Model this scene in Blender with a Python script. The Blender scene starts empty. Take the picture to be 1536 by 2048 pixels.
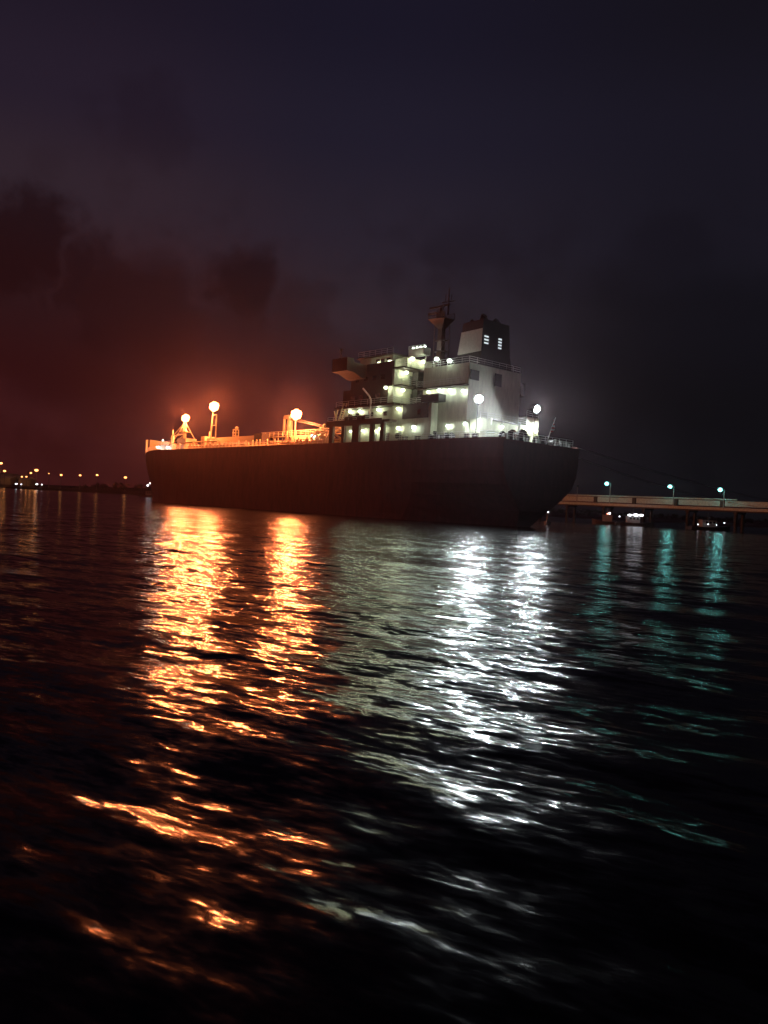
import bpy, bmesh, math, random
import numpy as np
from mathutils import Vector, Matrix

random.seed(7); RNG = np.random.default_rng(11)
SC = bpy.context.scene
COL = SC.collection
R = math.radians

# ------------------------------------------------------------------ camera
CAM_H = 2.4
cd = bpy.data.cameras.new("camera"); cam = bpy.data.objects.new("camera", cd); COL.objects.link(cam)
cd.sensor_fit = 'VERTICAL'; cd.sensor_height = 32.0; cd.lens = 25.0
cd.clip_start = 0.1; cd.clip_end = 20000
_p = math.atan(14.5 / 1600.0); _r = R(3.0)
_f = Vector((0, math.cos(_p), -math.sin(_p))); _u = Vector((0, math.sin(_p), math.cos(_p))); _x = Vector((1, 0, 0))
_cx = _x * math.cos(_r) + _u * math.sin(_r)
_cy = -_x * math.sin(_r) + _u * math.cos(_r)
m = Matrix.Identity(4)
for i in range(3):
    m[i][0] = _cx[i]; m[i][1] = _cy[i]; m[i][2] = -_f[i]
m.translation = Vector((0, 0, CAM_H))
cam.matrix_world = m
SC.camera = cam

# ------------------------------------------------------------------ render settings
SC.view_settings.view_transform = 'Standard'; SC.view_settings.look = 'None'
SC.view_settings.exposure = 0.0; SC.view_settings.gamma = 1.0
cy = SC.cycles
cy.max_bounces = 4; cy.diffuse_bounces = 1; cy.glossy_bounces = 2; cy.transmission_bounces = 1
cy.volume_bounces = 0; cy.transparent_max_bounces = 4
cy.sample_clamp_direct = 0.0; cy.sample_clamp_indirect = 4.0
cy.caustics_reflective = False; cy.caustics_refractive = False
cy.use_denoising = True; cy.denoising_input_passes = 'RGB_ALBEDO_NORMAL'; cy.denoising_prefilter = 'ACCURATE'
cy.use_adaptive_sampling = False

# ------------------------------------------------------------------ night sky
W = bpy.data.worlds.new("World"); SC.world = W; W.use_nodes = True
nt = W.node_tree; N = nt.nodes; L = nt.links
for n in list(N): N.remove(n)
def nd(t, **kw):
    n = N.new(t)
    for k, v in kw.items(): setattr(n, k, v)
    return n
def ramp(stops, fac):
    n = nd('ShaderNodeValToRGB'); cr = n.color_ramp; cr.interpolation = 'EASE'
    while len(cr.elements) > 1: cr.elements.remove(cr.elements[0])
    for i, (p, c) in enumerate(stops):
        e = cr.elements[0] if i == 0 else cr.elements.new(p)
        e.position = p; e.color = (c, c, c, 1) if not isinstance(c, tuple) else c + (1,)
    L.new(fac, n.inputs[0]); return n.outputs[0]
def mth(op, a, b=0.0, clamp=False):
    n = nd('ShaderNodeMath', operation=op, use_clamp=clamp)
    for i, v in enumerate((a, b)):
        if isinstance(v, (int, float)): n.inputs[i].default_value = v
        else: L.new(v, n.inputs[i])
    return n.outputs[0]
def mix(f, a, b, bt='MIX'):
    n = nd('ShaderNodeMix', data_type='RGBA', blend_type=bt)
    for s, v in ((n.inputs[0], f), (n.inputs[6], a), (n.inputs[7], b)):
        if isinstance(v, (int, float)): s.default_value = v
        elif isinstance(v, tuple): s.default_value = v + (1,)
        else: L.new(v, s)
    return n.outputs[2]
tc = nd('ShaderNodeTexCoord'); sx = nd('ShaderNodeSeparateXYZ'); L.new(tc.outputs['Generated'], sx.inputs[0])
el = mth('MAXIMUM', sx.outputs[2], 0.0)                 # sine of elevation
az = mth('ADD', mth('MULTIPLY', sx.outputs[0], 1.0), 0.5)   # 0.03 at the left edge of the view, 0.97 at the right
K = 1.0
SKY_L = [(0.0, (.044, .0080, .0085)), (.12, (.041, .0085, .0095)), (.23, (.034, .0125, .0155)), (.33, (.0285, .0170, .0250)), (.42, (.0185, .0120, .0230)), (.52, (.0125, .0085, .0175))]
SKY_C = [(0.0, (.017, .0095, .0120)), (.12, (.018, .0110, .0150)), (.23, (.0215, .0160, .0235)), (.33, (.0175, .0140, .0245)), (.42, (.0130, .0110, .0225)), (.52, (.0095, .0080, .0180))]
SKY_R = [(0.0, (.0048, .0045, .0058)), (.12, (.0055, .0052, .0072)), (.23, (.0075, .0070, .0110)), (.33, (.0092, .0080, .0140)), (.42, (.0090, .0078, .0145)), (.52, (.0070, .0060, .0105))]
def sky_dir(px, py):
    dx, dy = px - 768, py - 1024
    v = _x * (dx * math.cos(_r) + dy * math.sin(_r)) + _f * 1600 + _u * (dx * math.sin(_r) - dy * math.cos(_r))
    return tuple(v.normalized())
CLOUDS = [(sky_dir(45, 475), .060, .9), (sky_dir(-40, 520), .09, .9), (sky_dir(185, 575), .050, .8), (sky_dir(265, 650), .085, .75), (sky_dir(120, 680), .09, .6),
          (sky_dir(470, 570), .060, .95), (sky_dir(505, 640), .050, .7), (sky_dir(440, 690), .06, .6), (sky_dir(590, 690), .045, .5), (sky_dir(1250, 720), .09, .55), (sky_dir(1420, 760), .11, .5), (sky_dir(1330, 500), .06, .35), (sky_dir(290, 270), .05, .25)]
cl = ramp(SKY_L, el); cc = ramp(SKY_C, el); cr_ = ramp(SKY_R, el)
base = mix(ramp([(0.0, 0.0), (.17, .05), (.44, 1.0)], az), cl, cc)
base = mix(ramp([(.46, 0.0), (.86, 1.0)], az), base, cr_)
# cloud banks low over the port: ragged dark puffs at their own directions
nz = nd('ShaderNodeTexNoise'); nz.inputs['Scale'].default_value = 9.0; nz.inputs['Detail'].default_value = 8.0; nz.inputs['Roughness'].default_value = .62
L.new(tc.outputs['Generated'], nz.inputs['Vector'])
def vm(op, a, b):
    n = nd('ShaderNodeVectorMath', operation=op)
    for q, v in enumerate((a, b)):
        if isinstance(v, tuple): n.inputs[q].default_value = v
        else: L.new(v, n.inputs[q])
    return n
wob = vm('MULTIPLY', vm('SUBTRACT', nz.outputs['Color'], (.5, .5, .5)).outputs[0], (.20, .20, .17)).outputs[0]
dirw = vm('ADD', tc.outputs['Generated'], wob).outputs[0]
dens = None
for d_, rad, amt in CLOUDS:
    ds = vm('DISTANCE', dirw, d_).outputs['Value']
    mk = nd('ShaderNodeMapRange', interpolation_type='SMOOTHSTEP'); L.new(ds, mk.inputs[0])
    mk.inputs[1].default_value = rad * 1.25; mk.inputs[2].default_value = rad * .5; mk.inputs[3].default_value = 0; mk.inputs[4].default_value = amt
    dens = mk.outputs[0] if dens is None else mth('MAXIMUM', dens, mk.outputs[0])
soft = mth('MULTIPLY', ramp([(.44, 0.0), (.62, .65)], nz.outputs[0]), ramp([(.0, .5), (.12, 1.0), (.26, .8), (.40, 0.0)], el))
dens = mth('MAXIMUM', dens, soft)
base = mix(dens, base, mix(1.0, base, mix(az, (.42, .25, .24), (.52, .50, .50)), 'MULTIPLY'))
# added red sky glow, out of view to the left, reddening the hull side
glow = mth('MULTIPLY', ramp([(0.0, 0.0), (1.0, 1.0)], mth('MULTIPLY', az, -2.4, True)), ramp([(0.0, 1.0), (.5, .25), (1.0, .1)], el))
base = mix(1.0, base, mix(glow, (0.0, 0.0, 0.0), (.30, .050, .030)), 'ADD')
bg = nd('ShaderNodeBackground'); L.new(base, bg.inputs[0]); bg.inputs[1].default_value = K
wo = nd('ShaderNodeOutputWorld'); L.new(bg.outputs[0], wo.inputs[0])

# ------------------------------------------------------------------ materials
def pmat(name, col, rough=.6, metal=0.0, var=0.0, vscale=.6, streak=False):
    mt = bpy.data.materials.new(name); mt.use_nodes = True
    t = mt.node_tree; b = t.nodes['Principled BSDF']
    b.inputs['Base Color'].default_value = tuple(col) + (1,)
    b.inputs['Roughness'].default_value = rough; b.inputs['Metallic'].default_value = metal
    if var:
        c = t.nodes.new('ShaderNodeTexCoord'); mpn = t.nodes.new('ShaderNodeMapping')
        mpn.inputs['Scale'].default_value = (vscale, vscale, vscale * (.25 if streak else 1))
        n = t.nodes.new('ShaderNodeTexNoise'); n.inputs['Detail'].default_value = 6; n.inputs['Roughness'].default_value = .65
        rp = t.nodes.new('ShaderNodeValToRGB')
        rp.color_ramp.elements[0].position = .3; rp.color_ramp.elements[1].position = .7
        rp.color_ramp.elements[0].color = tuple(x * (1 - var) for x in col) + (1,)
        rp.color_ramp.elements[1].color = tuple(min(1, x * (1 + var * .5)) for x in col) + (1,)
        t.links.new(c.outputs['Object'], mpn.inputs[0]); t.links.new(mpn.outputs[0], n.inputs['Vector'])
        t.links.new(n.outputs[0], rp.inputs[0]); t.links.new(rp.outputs[0], b.inputs['Base Color'])
    return mt
EM = {}
def emat(name, col, s):
    EM[name] = (col, s)
    s = min(s, 30.0 if s > 300 else 6.0)
    mt = bpy.data.materials.new(name); mt.use_nodes = True
    t = mt.node_tree; t.nodes.clear()
    e = t.nodes.new('ShaderNodeEmission'); e.inputs[0].default_value = tuple(col) + (1,); e.inputs[1].default_value = s
    o = t.nodes.new('ShaderNodeOutputMaterial'); t.links.new(e.outputs[0], o.inputs[0]); mt.cycles.emission_sampling = 'NONE'
    return mt
M = dict(
    hull=pmat('hull paint', (.13, .030, .026), .55, var=.35, vscale=.25, streak=True),
    deck=pmat('deck paint', (.16, .07, .05), .8, var=.3, vscale=.4),
    house=pmat('cream house paint', (.62, .64, .50), .55, var=.22, vscale=.35, streak=True),
    trim=pmat('dark brown trim and shade', (.060, .042, .034), .6, var=.2),  # real trim, and painted shade on the tower and engine house sides
    navy=pmat('funnel navy', (.007, .008, .012), .5, var=.3),
    white=pmat('white paint', (.72, .72, .70), .5, var=.15),
    grey=pmat('grey gear paint', (.22, .23, .22), .6, var=.3),
    crane=pmat('dull crane paint', (.15, .13, .09), .7, var=.35),
    dark=pmat('dark steel', (.035, .033, .032), .6, var=.3),
    buff=pmat('buff mast paint', (.62, .62, .40), .55, var=.2),
    pipe=pmat('cargo pipe paint', (.48, .46, .28), .55, var=.35, vscale=1.0),
    red=pmat('red oxide', (.055, .020, .014), .7, var=.3),
    concrete=pmat('grey green concrete', (.38, .52, .47), .85, var=.35, vscale=.5),
    pile=pmat('wet pile', (.022, .026, .025), .7, var=.4),
    rope=pmat('rope', (.5, .48, .42), .9),
    tree=pmat('leaf', (.045, .055, .03), .9, var=.5, vscale=.2),
    soil=pmat('soil', (.06, .045, .035), .95, var=.4, vscale=.05),
    plate=pmat('tank plate', (.45, .43, .40), .6, var=.2, vscale=.2),
    green=pmat('green machinery paint', (.05, .32, .20), .5, var=.2),
    glass=pmat('window glass', (.015, .018, .02), .12),
    sodium=emat('sodium lamp', (1.0, .215, .064), 1800),
    flood=emat('white flood', (.86, .97, 1.0), 3600),
    warm=emat('deck bulb', (.92, 1.0, .66), 100),
    cool=emat('cool bulb', (.85, 1.0, .84), 100),
    teal=emat('mercury lamp', (.25, .92, .86), 75),
    shore=emat('shore lamp', (1.0, .36, .10), 18),
    shorew=emat('shore white lamp', (.9, .92, 1.0), 6),
    louvre=emat('lit louvre', (.85, .97, 1.0), .8),
    redl=emat('red lamp', (1.0, .25, .15), 30),
)

# ------------------------------------------------------------------ mesh builder
class MB:
    def __init__(s): s.v = []; s.f = []
    def add(s, v, f):
        o = len(s.v); s.v += [tuple(p) for p in v]; s.f += [tuple(i + o for i in q) for q in f]; return s
    def box(s, x0, x1, y0, y1, z0, z1):
        v = [(x, y, z) for z in (z0, z1) for y in (y0, y1) for x in (x0, x1)]
        return s.add(v, [(0, 2, 3, 1), (4, 5, 7, 6), (0, 1, 5, 4), (2, 6, 7, 3), (0, 4, 6, 2), (1, 3, 7, 5)])
    def loft(s, rings, cap=True):
        n = len(rings[0]); v = [p for r in rings for p in r]; f = []
        for i in range(len(rings) - 1):
            for j in range(n):
                k = (j + 1) % n
                f.append((i * n + j, i * n + k, (i + 1) * n + k, (i + 1) * n + j))
        if cap: f += [tuple(range(n))[::-1], tuple((len(rings) - 1) * n + j for j in range(n))]
        return s.add(v, f)
    def rod(s, a, b, r0, r1=None, n=8):
        a = Vector(a); b = Vector(b); r1 = r0 if r1 is None else r1
        d = (b - a).normalized(); t = Vector((0, 0, 1)) if abs(d.z) < .9 else Vector((1, 0, 0))
        e1 = d.cross(t).normalized(); e2 = d.cross(e1)
        rg = [[c + (e1 * math.cos(2 * math.pi * j / n) + e2 * math.sin(2 * math.pi * j / n)) * r for j in range(n)] for c, r in ((a, r0), (b, r1))]
        return s.loft(rg)
    def path(s, pts, r, n=6):
        for a, b in zip(pts[:-1], pts[1:]): s.rod(a, b, r, n=n)
        return s
    def ball(s, c, r, sc=(1, 1, 1), nu=8, nv=6):
        v = []; f = []
        for i in range(nv + 1):
            th = math.pi * i / nv
            for j in range(nu):
                ph = 2 * math.pi * j / nu
                v.append((c[0] + r * sc[0] * math.sin(th) * math.cos(ph), c[1] + r * sc[1] * math.sin(th) * math.sin(ph), c[2] + r * sc[2] * math.cos(th)))
        for i in range(nv):
            for j in range(nu):
                k = (j + 1) % nu
                f.append((i * nu + j, (i + 1) * nu + j, (i + 1) * nu + k, i * nu + k))
        return s.add(v, f)
    def rail(s, pts, h=1.05, step=1.8, r=.045):
        for a, b in zip(pts[:-1], pts[1:]):
            a = Vector(a); b = Vector(b); l = (b - a).length; n = max(1, round(l / step))
            for i in range(n + 1):
                p = a + (b - a) * i / n
                s.rod(p, p + Vector((0, 0, h)), r, n=4)
            for q in (1.0, .66, .33):
                s.rod(a + Vector((0, 0, h * q)), b + Vector((0, 0, h * q)), r * .8, n=4)
        return s
    def mesh(s, name, mat, smooth=False):
        me = bpy.data.meshes.new(name); me.from_pydata(s.v, [], s.f); me.validate(); me.update()
        bm = bmesh.new(); bm.from_mesh(me); bmesh.ops.remove_doubles(bm, verts=bm.verts, dist=1e-5)
        bmesh.ops.recalc_face_normals(bm, faces=bm.faces); bm.to_mesh(me); bm.free()
        me.materials.append(mat)
        if smooth:
            me.polygons.foreach_set('use_smooth', [True] * len(me.polygons))
        return me
    def build(s, name, mat, parent=None, smooth=False, loc=None):
        o = bpy.data.objects.new(name, s.mesh(name, mat, smooth)); COL.objects.link(o)
        if parent: o.parent = parent
        if loc: o.location = loc
        return o
def tag(o, label=None, cat=None, group=None, kind=None):
    if label: o['label'] = label
    if cat: o['category'] = cat
    if group: o['group'] = group
    if kind: o['kind'] = kind
    return o
def empty(name, loc, rz=0, **kw):
    o = bpy.data.objects.new(name, None); COL.objects.link(o); o.location = loc; o.rotation_euler = (0, 0, rz)
    return tag(o, **kw)
def copy_tree(o, parent=None):
    c = o.copy(); COL.objects.link(c); c.parent = parent
    for ch in o.children: copy_tree(ch, c)
    return c

EMK = dict(sodium='sodium lamp', flood='white flood', warm='deck bulb', cool='cool bulb', teal='mercury lamp', shore='shore lamp', shorew='shore white lamp')
def glow_lamp(loc, rad, kind, parent, gain=1.0):
    col, st = EM[EMK[kind]]
    ld = bpy.data.lights.new('lamp_light', 'POINT'); ld.shadow_soft_size = rad; ld.color = col
    ld.energy = 4 * math.pi ** 2 * rad * rad * st * gain
    o = bpy.data.objects.new('lamp_light', ld); COL.objects.link(o); o.parent = parent; o.location = loc
    return o
# ------------------------------------------------------------------ water
def make_water():
    nr, na = 620, 560
    r = 1.2 * (5000 / 1.2) ** (np.linspace(0, 1, nr))
    # fine fan over the harbour ahead, coarser behind
    a = np.concatenate([np.linspace(-50, 50, na), np.linspace(54, 306, 64)]) * math.pi / 180
    RR, AA = np.meshgrid(r, a, indexing='ij')
    X = RR * np.sin(AA); Y = RR * np.cos(AA)
    cell = RR * math.log(5000 / 1.2) / nr
    Z = np.zeros_like(X)
    nc = 110
    lam = 0.40 * (6.5 / 0.40) ** RNG.random(nc)
    th = R(56) + RNG.normal(0, R(27), nc)      # wave travel direction from +x
    ph = RNG.random(nc) * 2 * math.pi
    for l_, t_, p_ in zip(lam, th, ph):
        k = 2 * math.pi / l_
        sl = .060 * math.sqrt(2 / nc) * (1.2 if l_ < 1.6 else .7)
        att = np.clip((l_ / cell - 3.0) / 4.0, 0, 1)
        q = k * (X * math.cos(t_) + Y * math.sin(t_)) + p_
        Z += att * (sl / k) * (np.sin(q) + .22 * np.sin(2 * q + .8))
    # the boat's own wake rolls across the near water
    for l_, sl, t_, p_ in ((1.9, .055, R(64), .4), (3.3, .055, R(58), 2.0)):
        k = 2 * math.pi / l_
        q = k * (X * math.cos(t_) + Y * math.sin(t_)) + p_
        Z += np.exp(-(RR / 9.0) ** 2) * sl / k * np.sin(q)
    nA = len(a)
    verts = np.stack([X, Y, Z], -1).reshape(-1, 3)
    i, j = np.meshgrid(np.arange(nr - 1), np.arange(nA), indexing='ij'); jn = (j + 1) % nA
    faces = np.stack([i * nA + j, i * nA + jn, (i + 1) * nA + jn, (i + 1) * nA + j], -1).reshape(-1, 4)
    c0 = len(verts)
    verts = np.vstack([verts, [[0, 0, 0]]])
    tris = [(c0, (jj + 1) % nA, jj) for jj in range(nA)]
    me = bpy.data.meshes.new('water')
    nv = len(verts); nl = faces.size + 3 * nA; npoly = len(faces) + nA
    me.vertices.add(nv); me.vertices.foreach_set('co', verts.ravel())
    me.loops.add(nl); me.polygons.add(npoly)
    me.loops.foreach_set('vertex_index', np.concatenate([faces.ravel(), np.array(tris).ravel()]).astype(np.int32))
    st = np.concatenate([np.arange(len(faces)) * 4, faces.size + 3 * np.arange(nA)]).astype(np.int32)
    me.polygons.foreach_set('loop_start', st)
    me.polygons.foreach_set('use_smooth', np.ones(npoly, dtype=bool))
    me.update(calc_edges=True); me.validate()
    if me.polygons[0].normal.z < 0: me.flip_normals()
    mt = bpy.data.materials.new('harbour water'); mt.use_nodes = True
    t = mt.node_tree; b = t.nodes['Principled BSDF']
    b.inputs['Base Color'].default_value = (.004, .005, .006, 1); b.inputs['Roughness'].default_value = .145; b.inputs['Specular IOR Level'].default_value = .31; b.inputs['IOR'].default_value = 1.333
    g = t.nodes.new('ShaderNodeNewGeometry')
    acc = g.outputs['Normal']
    for scale, amp, ax, rot in ((.33, .12, 3.0, -20), (.95, .22, 3.4, -28), (3.0, .38, 3.4, -36), (8.0, .42, 3.2, -26), (20.0, .18, 2.4, -34)):
        mp = t.nodes.new('ShaderNodeMapping'); mp.vector_type = 'TEXTURE'; mp.inputs['Rotation'].default_value = (0, 0, R(rot)); mp.inputs['Scale'].default_value = (ax / scale, 1 / scale, 1 / scale)
        n = t.nodes.new('ShaderNodeTexNoise'); n.inputs['Scale'].default_value = 1.0; n.inputs['Detail'].default_value = 2.0
        t.links.new(g.outputs['Position'], mp.inputs[0]); t.links.new(mp.outputs[0], n.inputs['Vector'])
        s = t.nodes.new('ShaderNodeVectorMath'); s.operation = 'SUBTRACT'; s.inputs[1].default_value = (.5, .5, .5)
        t.links.new(n.outputs['Color'], s.inputs[0])
        k = t.nodes.new('ShaderNodeVectorMath'); k.operation = 'MULTIPLY'; k.inputs[1].default_value = (amp * 1.15, amp, 0)
        t.links.new(s.outputs[0], k.inputs[0])
        ad = t.nodes.new('ShaderNodeVectorMath'); ad.operation = 'ADD'
        t.links.new(acc, ad.inputs[0]); t.links.new(k.outputs[0], ad.inputs[1]); acc = ad.outputs[0]
    nn = t.nodes.new('ShaderNodeVectorMath'); nn.operation = 'NORMALIZE'
    t.links.new(acc, nn.inputs[0]); t.links.new(nn.outputs[0], b.inputs['Normal'])
    me.materials.append(mt)
    o = bpy.data.objects.new('water', me); COL.objects.link(o); tag(o, kind='structure')
make_water()

# ------------------------------------------------------------------ the tanker (x forward from the stern, y to port, z up)
U = Vector((-.654, .757, 0)).normalized()
ship = empty('tanker_ship', (24.6, 126.5, 0), math.atan2(U.y, U.x),
             label='long dark hulled tanker ship moored at night with lit cream deckhouse and funnel', cat='tanker')
ZD = 13.3
def interp(t, xs, ys): return float(np.interp(t, xs, ys))
def half_deck(s): return interp(s, [0, .4, 1.2, 3, 7, 112, 120, 126, 132, 138, 142, 144.2, 145.4], [9.2, 9.55, 9.8, 10, 10.05, 10.05, 9.4, 8.3, 6.6, 4.2, 2.1, .8, .15])
def half_wl(s): return interp(s, [28, 36, 106, 114, 121, 128, 134, 139, 141], [9.9, 10, 10, 9.2, 7.6, 5.2, 2.9, .9, .12])
def half_stern(z): return interp(z, [-2, 0, 2, 3.5, 5, 6.9, 9.2, 13.3], [.6, 1.4, 2.9, 4.6, 6.6, 8.6, 9.5, 9.6])
def stern_s(z): return interp(z, [-2, 0, 2, 4, 6, 14], [6, 3.2, 1.6, .6, 0.05, 0])
def bow_s(z): return interp(z, [-2, 0, 6, 13.3, 18], [140.2, 140.4, 141.0, 142.6, 145.2])
def half(s, z):
    if s < 30:
        t = min(1, max(0, s / 26.0)); t = t * t * (3 - 2 * t); c = min(1.0, (s + .35) / 1.2) ** .3 if s < .85 else 1.0
        return (half_stern(z) * (1 - t) + 10.02 * t) * (.95 + .05 * c)
    w = max(0.0, min(1.0, z / ZD)); w = w * w * (3 - 2 * w) if s > 100 else w ** .6
    return half_wl(s) * (1 - w) + half_deck(s) * w
ST = list(np.concatenate([np.linspace(0, .03, 5), np.linspace(.05, .72, 16), np.linspace(.75, 1, 22)]))
ZL = [-2, -.6, 0, 1, 2.5, 4.5, 6.5, 8.5, 10.5, 12, ZD]
h = MB(); rings = []
for z in ZL:
    pts = []
    for t in ST:
        s = stern_s(z) + t * (bow_s(z) - stern_s(z)); pts.append((s, half(s, z) if t < 1 else .1, z))
    rings.append(pts + [(p[0], -p[1], p[2]) for p in reversed(pts)])
h.loft(rings); h.build('hull', M['hull'], ship, smooth=False)
# sheer strake / fishplate, a little proud of the hull
sh = MB()
edge = []
for s in np.concatenate([np.linspace(0, 10, 8), np.linspace(14, 112, 14), np.linspace(115, 142, 14)]):
    edge.append((s, half_deck(s) - .02))
for sg in (1, -1):
    for (a, ya), (b, yb) in zip(edge[:-1], edge[1:]):
        sh.add([(a, sg * ya, ZD - .02), (b, sg * yb, ZD - .02), (b, sg * yb, ZD + .28), (a, sg * ya, ZD + .28),
                (a, sg * (ya - .12), ZD - .02), (b, sg * (yb - .12), ZD - .02), (b, sg * (yb - .12), ZD + .28), (a, sg * (ya - .12), ZD + .28)],
               [(0, 1, 2, 3), (7, 6, 5, 4), (3, 2, 6, 7), (0, 4, 5, 1)])
sh.build('sheer_strake', M['hull'], ship)
# bow bulwark: high to starboard and round the stem, an open rail to port
def topz(s): return interp(s, [116, 122, 130, 138, 145.4], [15.3, 15.8, 16.4, 17.1, 18.0])
bw = MB()
sts = list(np.linspace(117, 145.3, 26))
def strip(mb, pts):   # pts: (s, y, z0, z1) with thickness .15 inward
    for (a, ya, a0, a1), (b, yb, b0, b1) in zip(pts[:-1], pts[1:]):
        i = .18
        def inn(y): return y - math.copysign(min(i, abs(y)), y)
        mb.add([(a, ya, a0), (b, yb, b0), (b, yb, b1), (a, ya, a1), (a, inn(ya), a0), (b, inn(yb), b0), (b, inn(yb), b1), (a, inn(ya), a1)],
               [(0, 1, 2, 3), (7, 6, 5, 4), (3, 2, 6, 7), (0, 4, 5, 1), (0, 3, 7, 4), (1, 5, 6, 2)])
def flare(s, z): return max(.06, half_deck(min(145.4, s)) * (1.0 + .02 * (z - ZD)))
def bp(s, sg): return (s - .0, sg * max(.1, half_deck(s) + .25), ZD, topz(s))
strip(bw, [bp(s, -1) for s in sts])
strip(bw, [bp(s, 1) for s in np.linspace(141.0, 145.3, 6)])
bw.build('bow_bulwark', M['buff'], ship)
# raised forecastle deck
fd = MB(); ring = [(s, half_deck(s) - .35) for s in np.linspace(117, 143, 14)]
lo = [(s, y, ZD + .02) for s, y in ring] + [(s, -y, ZD + .02) for s, y in reversed(ring)]
fd.loft([lo, [(p[0], p[1], ZD + .5) for p in lo]]); fd.build('forecastle_deck', M['deck'], ship)

# --- accommodation
a = MB()
a.box(27.6, 42.5, -7.2, 7.2, ZD, 20.0)                  # two lower decks, set back from the sides
a.box(27.4, 39.6, -8.1, 8.1, 20.42, 26.55)               # tower
a.build('deckhouse', M['house'], ship)
ow = MB()                                                # unlit tower sides, their shade painted in as dark sheets
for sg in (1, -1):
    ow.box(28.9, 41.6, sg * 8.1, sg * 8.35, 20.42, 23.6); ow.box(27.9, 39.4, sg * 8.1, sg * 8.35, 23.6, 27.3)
o = ow.build('tower_side_shade', M['trim'], ship); tag(o, 'shade painted dark brown over the sides of the accommodation tower')
g = MB()
g.box(26.2, 44.6, -9.7, 9.7, 17.05, 17.45)               # gallery deck
g.box(25.8, 43.0, -9.2, 9.2, 20.02, 20.40)
g.box(25.4, 27.38, -8.2, 8.2, 23.45, 23.68)              # aft galleries
g.box(25.0, 27.38, -8.2, 8.2, 26.58, 26.85)
g.box(27.4, 40.0, -8.3, 8.3, 26.58, 26.9)
g.build('gallery_deck', M['trim'], ship)
sk = MB()
sk.box(28.2, 44.6, 9.7, 9.82, 16.7, 17.75); sk.box(28.2, 44.6, -9.82, -9.7, 16.7, 17.75)
sk.build('gallery_fascia', M['trim'], ship)
def pillar(s0, s1):
    b = MB(); b.box(s0, s1, 9.25, 9.75, ZD + .28, 17.05); b.build('gallery_pillar', M['trim'], ship)
for q in ((42.5, 43.6), (39.0, 39.8), (34.6, 36.6), (30.6, 31.5), (27.6, 28.6)): pillar(*q)
# casing block C
c = MB(); c.box(17.6, 27.55, -8.0, 8.0, ZD, 20.0); c.build('engine_house', M['house'], ship)
o = MB().box(18.2, 24.6, 8.0, 8.22, 17.5, 20.0).build('engine_house_side_shade', M['trim'], ship); tag(o, 'shade painted dark brown on the port side of the engine house')  # dark sheet painting in the shade where the lamps reach less
# engine casing and funnel
c = MB(); c.box(10.8, 21.5, -6.5, 6.5, ZD, 26.3); c.build('engine_casing', M['house'], ship)
c = MB(); c.box(10.6, 22.2, 6.5, 7.6, 22.5, 22.72).box(10.6, 22.2, -7.6, -6.5, 22.5, 22.72); c.build('casing_walkway', M['trim'], ship)
c = MB(); c.box(9.0, 20.0, -11.0 + 1.2, -6.52, ZD, 18.8).box(8.6, 10.78, -6.4, 5.6, ZD, 17.2); c.build('aft_deckhouse', M['house'], ship)
for (y0, y1, z0, z1) in ((-6.9, -6.52, 22.4, 24.8),):
    MB().box(10.9, 13.0, y0 - 1.0, y1, z0, z1).build('vent_cowl', M['dark'], ship)
for (y0, y1, z0, z1) in ((4.2, 6.2, 23.6, 25.2), (-1.4, .2, 23.3, 25.4)):
    MB().box(10.62, 10.79, y0, y1, z0, z1).build('casing_vent', M['dark'], ship)
fn = MB()
def fr(s0, s1, y, z): return [(s0, -y, z), (s1, -y * .8, z), (s1, y * .8, z), (s0, y, z)]
fn.loft([fr(10.85, 18.4, 4.1, 26.3), fr(11.0, 17.0, 3.55, 28.6), fr(11.15, 16.6, 3.35, 32.7), fr(11.2, 16.5, 3.2, 34.1)])
funnel = fn.build('funnel', M['navy'], ship)
pn = MB()
for sg in (1, -1):
    pn.add([(11.1, sg * 3.62, 28.7), (17.0, sg * 3.05, 28.7), (16.55, sg * 2.84, 32.5), (11.2, sg * 3.38, 32.5),
            (11.1, sg * 3.5, 28.7), (17.0, sg * 2.8, 28.7), (16.55, sg * 2.6, 32.5), (11.2, sg * 3.2, 32.5)],
           [(0, 1, 2, 3), (7, 6, 5, 4), (0, 4, 5, 1), (1, 5, 6, 2), (2, 6, 7, 3), (3, 7, 4, 0)])
o = pn.build('funnel_panel', M['white'], funnel)
for y0, y1, zz in ((2.0, 3.0, (31.1, 30.55, 30.0)), (-1.3, -.5, (31.2, 30.7, 30.2, 29.7))):
    for z in zz:
        MB().box(10.99, 11.06, y0, y1, z, z + .24).build('lit_louvre', M['louvre'], funnel)
for a_, b_, r0, r1 in (((13.2, 1.3, 33.6), (13.0, 1.3, 34.9), .62, .6), ((14.6, .2, 33.6), (14.5, .2, 34.4), .5, .5), ((12.6, -1.3, 33.6), (12.5, -1.3, 34.5), .6, .6), ((15.4, 1.6, 33.6), (15.4, 1.7, 34.4), .3, .3)):
    MB().rod(a_, b_, r0, r1, 12).rod(b_, (b_[0] - .25, b_[1], b_[2] + .25), r1 * 1.05, r1 * .95, 12).build('exhaust_pipe', M['dark'], funnel)
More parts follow.
